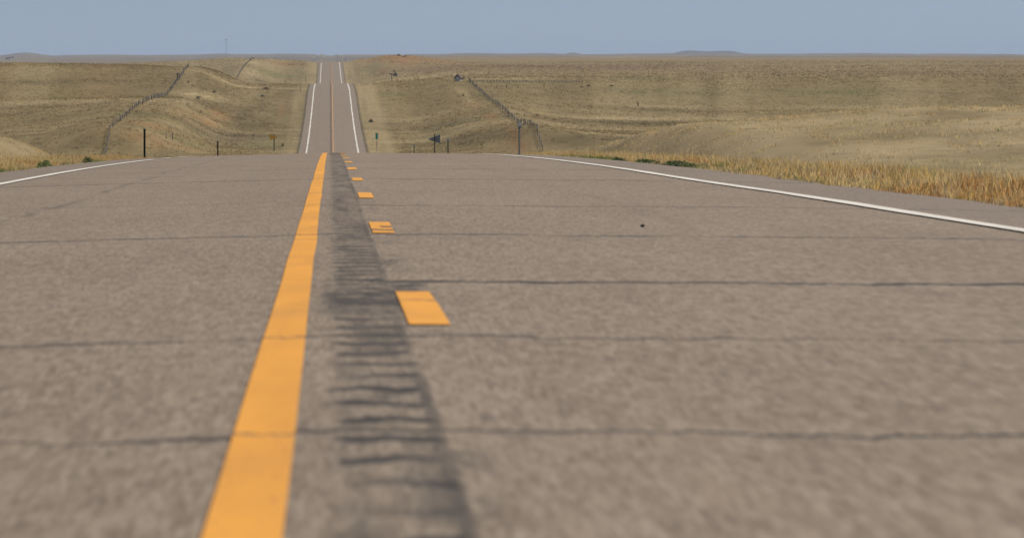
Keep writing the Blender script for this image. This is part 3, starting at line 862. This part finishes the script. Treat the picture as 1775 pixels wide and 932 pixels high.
delineator(377.5, 250, 244.5, -1, 'short dark post behind the crest between tall left post and yellow sign', M_green_steel, False, 1.1)
delineator(901, 150, 212, 1, 'tall post with white reflector at the right end of the crest', M_dgalv)
delineator(777, 240, 238.5, 1, 'white-tipped slim post just right of the grey pennant sign', M_green_steel)
delineator(718, 338, 251, 1, 'tiny white-tipped post left of the grey pennant sign, half hidden by the crest', M_green_steel)

def rounded(pts, r, n=4):
    out = []
    m = len(pts)
    for i in range(m):
        p0, p1, p2 = Vector(pts[i - 1]), Vector(pts[i]), Vector(pts[(i + 1) % m])
        a = p1 + (p0 - p1).normalized() * r; b = p1 + (p2 - p1).normalized() * r
        for k in range(n + 1):
            t_ = k / n
            out.append(tuple((a * (1 - t_) + p1 * t_) * (1 - t_) + (p1 * (1 - t_) + b * t_) * t_))
    return out

# pennant on the right, its back to us
d = 600.; x = (753.5 - PXV) / F * d; z = float(height(x, d))
r = thing('pennant_sign', 'grey triangular sign seen from behind on a dark post, pointing left', 'road sign', (x, d, z))
k = d / F
zt, zb = zy(233, d) - z, zy(248.5, d) - z
bm = bmesh.new()
prism_y(bm, rounded([(9.5 * k, zt), (9.5 * k, zb), (-12.5 * k, (zt + zb) / 2 - .05)], .05), .0, .02)
obj('sign_panel', bm, M_alu, r)
bm = bmesh.new(); u_post(bm, zt + .06, .11, .05); bmesh.ops.translate(bm, verts=bm.verts, vec=(0, -.055, 0))
obj('post', bm, M_green_steel, r)
for zz in (zt - .25, zb + .22):
    bm = bmesh.new(); tube(bm, (0, -.035, zz), (0, -.004, zz), .025, .025, 8); obj('bolt', bm, M_galv, r)
for sx in (-.28, .28):
    bm = bmesh.new(); box(bm, (sx, -.012, (zt + zb) / 2 - .02), (.03, .018, .34)); obj('stiffener', bm, M_galv, r)

# pennant on the left, face to us
x, d, z = at(474.5, 262, 690); k = d / F
r = thing('pennant_sign', 'small orange-yellow pennant sign on a thin post left of the road', 'road sign', (x, d, z))
zt, zb = zy(232.5, d) - z, zy(243, d) - z
P = rounded([(-6.5 * k, zt), (-6.5 * k, zb), (6.8 * k, (zt + zb) / 2)], .05)
bm = bmesh.new(); prism_y(bm, P, -.02, 0); obj('sign_panel', bm, M_sign_yel, r)
cz = (zt + zb) / 2
bm = bmesh.new()
inner = [((px_ + .1) * .90 - .1, (pz_ - cz) * .88 + cz) for px_, pz_ in P]; outer = [((px_ + .1) * .95 - .1, (pz_ - cz) * .94 + cz) for px_, pz_ in P]
va = [bm.verts.new((a_, -.024, b_)) for a_, b_ in inner]; vb = [bm.verts.new((a_, -.024, b_)) for a_, b_ in outer]
for i in range(len(P)):
    j = (i + 1) % len(P); bm.faces.new((va[i], va[j], vb[j], vb[i]))
obj('border', bm, M_black, r)
bm = bmesh.new(); u_post(bm, zt + .03, .13, .05); bmesh.ops.translate(bm, verts=bm.verts, vec=(.05, .008, 0)); obj('post', bm, M_green_steel, r)

# green mile marker on the right
x, d, z = at(653, 261.5, 700); k = d / F
r = thing('mile_marker', 'narrow upright green marker sign beside the right shoulder of the far road', 'road sign', (x, d, z))
zt, zb = zy(230.5, d) - z, zy(241.5, d) - z
bm = bmesh.new(); prism_y(bm, rounded([(-2.3 * k, zb), (2.3 * k, zb), (2.3 * k, zt), (-2.3 * k, zt)], .04), -.02, 0); obj('sign_panel', bm, M_sign_grn, r)
bm = bmesh.new()
P = rounded([(-2.1 * k, zb + .02), (2.1 * k, zb + .02), (2.1 * k, zt - .02), (-2.1 * k, zt - .02)], .04); Q = [(a_ * .86, (b_ - (zt + zb) / 2) * .94 + (zt + zb) / 2) for a_, b_ in P]
va = [bm.verts.new((a_, -.024, b_)) for a_, b_ in P]; vb = [bm.verts.new((a_, -.024, b_)) for a_, b_ in Q]
for i in range(len(P)):
    j = (i + 1) % len(P); bm.faces.new((va[i], va[j], vb[j], vb[i]))
obj('border', bm, M_sign_wht, r)
bm = bmesh.new(); u_post(bm, zb + .3, .075, .04); bmesh.ops.translate(bm, verts=bm.verts, vec=(0, .008, 0)); obj('post', bm, M_galv, r)

# ------------------------------------------------------------------ wire fences
def fence(P, label, gap=4.1, hp=.80, wp=.075, mat=M_wood, maxp=100, wires=4, group='wire fences across the grassland'):
    """P: list of ground points along the run"""
    P = [Vector(p) for p in P]
    L = [0]
    for a, b in zip(P[:-1], P[1:]): L.append(L[-1] + (b.xy - a.xy).length)
    n = max(2, min(maxp, int(L[-1] / gap) + 1))
    root = thing('wire_fence', label, 'fence', P[0], 0, group)
    tops = []
    pr = None
    for i in range(n):
        q = L[-1] * i / (n - 1)
        x = np.interp(q, L, [p.x for p in P]); y = np.interp(q, L, [p.y for p in P])
        x += random.uniform(-.12, .12)
        z = float(height(x, y))
        if pr is None:
            bm = bmesh.new(); box(bm, (0, 0, hp / 2 - .15), (wp, wp, hp + .3), None, .012)
            pr = obj('post', bm, mat, root); o = pr
        else:
            o = pr.copy(); S.collection.objects.link(o); o.parent = root
        o.location = Vector((x, y, z)) - P[0]
        o.rotation_euler = (random.uniform(-.06, .06), random.uniform(-.10, .10), random.uniform(0, 3))
        o.scale = (1, 1, random.uniform(.72, 1.18))
        tops.append(Vector((x, y, z)) - P[0])
    for w in range(wires):
        bm = bmesh.new()
        zz = hp * (.28 + .66 * w / max(1, wires - 1))
        for a, b in zip(tops[:-1], tops[1:]):
            tube(bm, a + Vector((0, 0, zz)), b + Vector((0, 0, zz)), .018, .018, 3)
        obj('wire', bm, M_wire, root)
    return root

def line_pts(fx, d0, d1, step=4.0):
    ds_ = np.arange(d0, d1 + .1, step)
    return [(fx, float(q), float(height(fx, q))) for q in ds_]
fence(line_pts(FLX, 704, 1131), 'grey post-and-wire fence climbing the left slope past the tall dark post')
fence(line_pts(FLX, 1728, 2095, 6), 'short faint fence run over the hilltop nearest the far road on its left', 6.0, .6, .10)
fence(line_pts(FRX, 722, 1112), 'grey post-and-wire fence winding up the right slope to the small shed')
a = at(815, 142.2, 1000); b = at(1010, 142.2, 1000)
cf = [(a[0] + (b[0] - a[0]) * i / 12, a[1] + (b[1] - a[1]) * i / 12) for i in range(13)]
fence([(x, y, float(height(x, y))) for x, y in cf], 'dark low fence running level to the right from the top of the right fence', 1.9, .42, .10, M_dwood, 60, 3)
def lone_post(px, py0, py1, label, w=.14, cross=False, lean=0.0, lo=690, mat=M_dwood):
    x, d, z = at(px, py1, lo)
    h = (py1 - py0) * d / F
    r = thing('fence_post', label, 'post', (x, d, z), 0, 'lone posts on the grassland')
    bm = bmesh.new()
    tube(bm, (0, 0, -.3), (lean * h, 0, h), w / 2, w * .42, 8)
    obj('pole', bm, mat, r, True)
    if cross:
        bm = bmesh.new(); box(bm, (0, -.09, h * .86), (.85, .08, .10)); obj('crossbar', bm, mat, r)
    return r
lone_post(308, 127, 138.5, 'dark post with short crossbar just left of the upper left fence', .26, True)
lone_post(1106, 177, 184, 'lone thick dark post far out on the right grassland', .24)
lone_post(861, 147, 153, 'thin post below the level fence, leftmost of four', .12)
lone_post(878, 147, 153, 'thin post below the level fence, second of four from left', .12)
lone_post(898, 147, 152, 'thin post below the level fence, third of four from left', .12)
lone_post(943, 144, 150, 'thin post below the level fence, rightmost of four', .12)
lone_post(299, 229, 243, 'thin weathered post near the foot of left slope, taller of a pair', .13, mat=M_wood)
lone_post(288, 230, 241, 'thin weathered post near the foot of left slope, shorter of a pair', .11, mat=M_wood)
lone_post(521, 148, 159, 'thin grey-brown post beside the left shoulder near the middle crest', .10, mat=M_wood)
lone_post(530, 131, 142, 'thin brownish post left of the far road, beyond the middle crest', .14, mat=M_wood, lo=1210)

# sign leaning beside the road on the right hill
x, d, z = at(679, 142.5, 900); k = d / F
r = thing('leaning_sign', 'dark frame with slanted brace and pale board right of far road', 'sign', (x, d, z))
bm = bmesh.new(); box(bm, (0, 0, 6.8 * k - .15), (.13, .09, 13.6 * k + .3)); obj('post', bm, M_dwood, r)
bm = bmesh.new(); box(bm, (2.2 * k, -.07, 13.9 * k), (13.0 * k, .05, 1.4 * k)); obj('crossbar', bm, M_green_steel, r)
bm = bmesh.new(); tube(bm, (2.5 * k, .02, 21.5 * k), (9 * k, .02, 12.8 * k), .10, .14, 8); obj('brace', bm, M_green_steel, r)
bm = bmesh.new(); box(bm, (5.8 * k, -.03, 11.6 * k), (7 * k, .03, 3.2 * k)); obj('sign_board', bm, paint('pale_board', (.30, .29, .25)), r)
bm = bmesh.new(); box(bm, (9 * k, .02, 6.2 * k - .1), (.10, .08, 12.4 * k)); obj('post', bm, M_wood, r)

# small shed where the right fence ends
x, d, z = at(793, 141, 1000); k = d / F
r = thing('small_shed', 'tiny pale shed with steep brown roof at top of right fence', 'shed', (x, d, z), -.5)
bm = bmesh.new(); prism_y(bm, [(-4.8 * k, -.2), (4.8 * k, -.2), (4.8 * k, 4.4 * k), (0, 9.6 * k), (-4.8 * k, 4.4 * k)], 0, 1.0); obj('wall', bm, M_wall, r)
bm = bmesh.new()
for sx in (-1, 1):
    a_ = [(0, 12.6 * k), (0, 9.3 * k), (sx * 5.9 * k, 3.6 * k), (sx * 6.6 * k, 5.2 * k)]
    prism_y(bm, a_ if sx > 0 else a_[::-1], -.12, 1.12)
obj('roof', bm, M_roof, r)
bm = bmesh.new(); box(bm, (-.25, -.02, 1.4 * k), (1.6 * k, .05, 3.4 * k)); obj('door', bm, paint('grey_door', (.20, .19, .17)), r)

# white box and dark post on the rusty hilltop
x, d, z = at(699, 99, 1500); k = d / F
r = thing('stock_tank', 'small white tank with dark end on the rusty hilltop skyline', 'tank', (x, d, z))
bm = bmesh.new(); tube(bm, (-2.6 * k, 0, 1.7 * k), (2.2 * k, 0, 1.7 * k), 1.6 * k, 1.6 * k, 14); obj('tank_body', bm, M_wall, r, False)
bm = bmesh.new()
for sx in (-1.6, 1.4): box(bm, (sx * k, 0, .3 * k), (.5 * k, 2.4 * k, 1.0 * k))
obj('cradle', bm, M_dwood, r)
bm = bmesh.new(); box(bm, (3.4 * k, 0, 1.2 * k), (1.6 * k, .6, 4.6 * k), None, .02); obj('valve_box', bm, M_dwood, r)

# ------------------------------------------------------------------ far away: farmhouse, trees, mast
x, d, z = at(16, 102.5, 2500); k = d / F
r = thing('farmhouse', 'tiny white farmhouse on the far left skyline below the blue hill', 'house', (x, d, z), -.62)
bm = bmesh.new(); prism_y(bm, [(-2.2 * k, -.5), (2.0 * k, -.5), (2.0 * k, 1.6 * k), (-.1 * k, 3.2 * k), (-2.2 * k, 1.6 * k)], 0, 7 * k); obj('wall', bm, paint('white_siding', (.80, .79, .76)), r)
bm = bmesh.new()
for sx in (-1, 1):
    a_ = [(-.1 * k, 3.8 * k), (-.1 * k, 3.3 * k), (sx * 2.6 * k, 1.3 * k), (sx * 2.7 * k, 1.8 * k)]
    prism_y(bm, a_ if sx > 0 else a_[::-1], -.4, 7.3 * k)
obj('roof', bm, M_roof, r)
bm = bmesh.new(); box(bm, (-.1 * k, -.03, .7 * k), (.5 * k, .08, 1.4 * k)); obj('door', bm, M_dwood, r)
for sx in (-1.4, 1.2):
    bm = bmesh.new(); box(bm, (sx * k, -.03, 1.0 * k), (.5 * k, .08, .6 * k)); obj('window', bm, M_black, r)
def far_tree(px, py, w, h, label):
    x, d, z = at(px, py, 2500); k = d / F
    r = thing('tree', label, 'tree', (x, d + 4, z), 0, 'trees around the far farmhouse')
    bm = bmesh.new(); tube(bm, (0, 0, -.5), (0, 0, h * k * .5), .35, .15, 7)
    for q in range(4):
        tube(bm, (0, 0, h * k * .3), (math.cos(q * 1.6) * w * k * .3, math.sin(q * 1.6) * w * k * .3, h * k * .7), .16, .05, 5)
    obj('trunk', bm, M_bark, r)
    V, f, C = leaf_cluster(420, w * k * .5, w * k * .5, h * k * .8, .8, [(.03, .04, .02), (.045, .05, .028), (.02, .03, .018)], h * k * .25)
    mesh_np('crown', V, f, M_blade, r, False, C)
far_tree(21.5, 102.2, 3, 3.0, 'dark tree behind the right side of the far farmhouse')
far_tree(11.5, 102.8, 2.4, 2.0, 'small dark tree at the left side of the far farmhouse')

x, d, z = at(392, 97.2, 8000); k = d / F
r = thing('radio_mast', 'thin tall radio mast on the far left skyline', 'mast', (x, d, z))
H_ = 29 * k
bm = bmesh.new()
legs = [(.55 * math.cos(a_), .55 * math.sin(a_)) for a_ in (0.3, 2.4, 4.5)]
for lx, ly in legs: tube(bm, (lx, ly, -1), (lx, ly, H_), .11, .11, 5)
zz = 0; i = 0
while zz < H_ - 1.2:
    a_, b_ = legs[i % 3], legs[(i + 1) % 3]
    for q in range(3):
        a_, b_ = legs[q], legs[(q + 1) % 3]
        tube(bm, (*a_, zz), (*b_, zz + 1.2), .07, .07, 4)
    zz += 1.2; i += 1
obj('lattice', bm, M_galv, r)
bm = bmesh.new()
for q in range(3):
    a_ = q * 2.094 + .5
    tube(bm, (math.cos(a_) * .6, math.sin(a_) * .6, H_ - 1.2), (math.cos(a_) * 1.9, math.sin(a_) * 1.9, H_ - 1.2), .12, .12, 6)
    box(bm, (math.cos(a_) * 2.0, math.sin(a_) * 2.0, H_ - 1.2), (.7, .7, 2.4))
tube(bm, (0, 0, H_), (0, 0, H_ + 3), .1, .05, 6)
obj('antenna', bm, M_galv, r)
for q in range(3):
    a_ = q * 2.094 + 1.2
    bm = bmesh.new()
    for hh in (.5, .95): tube(bm, (math.cos(a_) * .5, math.sin(a_) * .5, H_ * hh), (math.cos(a_) * H_ * .5, math.sin(a_) * H_ * .5, -1), .02, .02, 4)
    obj('guy_wire', bm, M_wire, r)

# ------------------------------------------------------------------ a stone on the right lane
d = 28.6; x = (1114 - PXV) / F * d
bm = bmesh.new()
bmesh.ops.create_icosphere(bm, subdivisions=2, radius=.012)
for v in bm.verts: v.co *= 1 + random.uniform(-.22, .22)
bmesh.ops.scale(bm, vec=(1.1, 1.6, .8), verts=bm.verts)
o = obj('stone', bm, M_stone)
o.location = (x, d, float(road_z(d)) - .006 * (x - .094) + .008)
tag(o, 'single small dark stone lying on the right lane of the near road', 'stone')
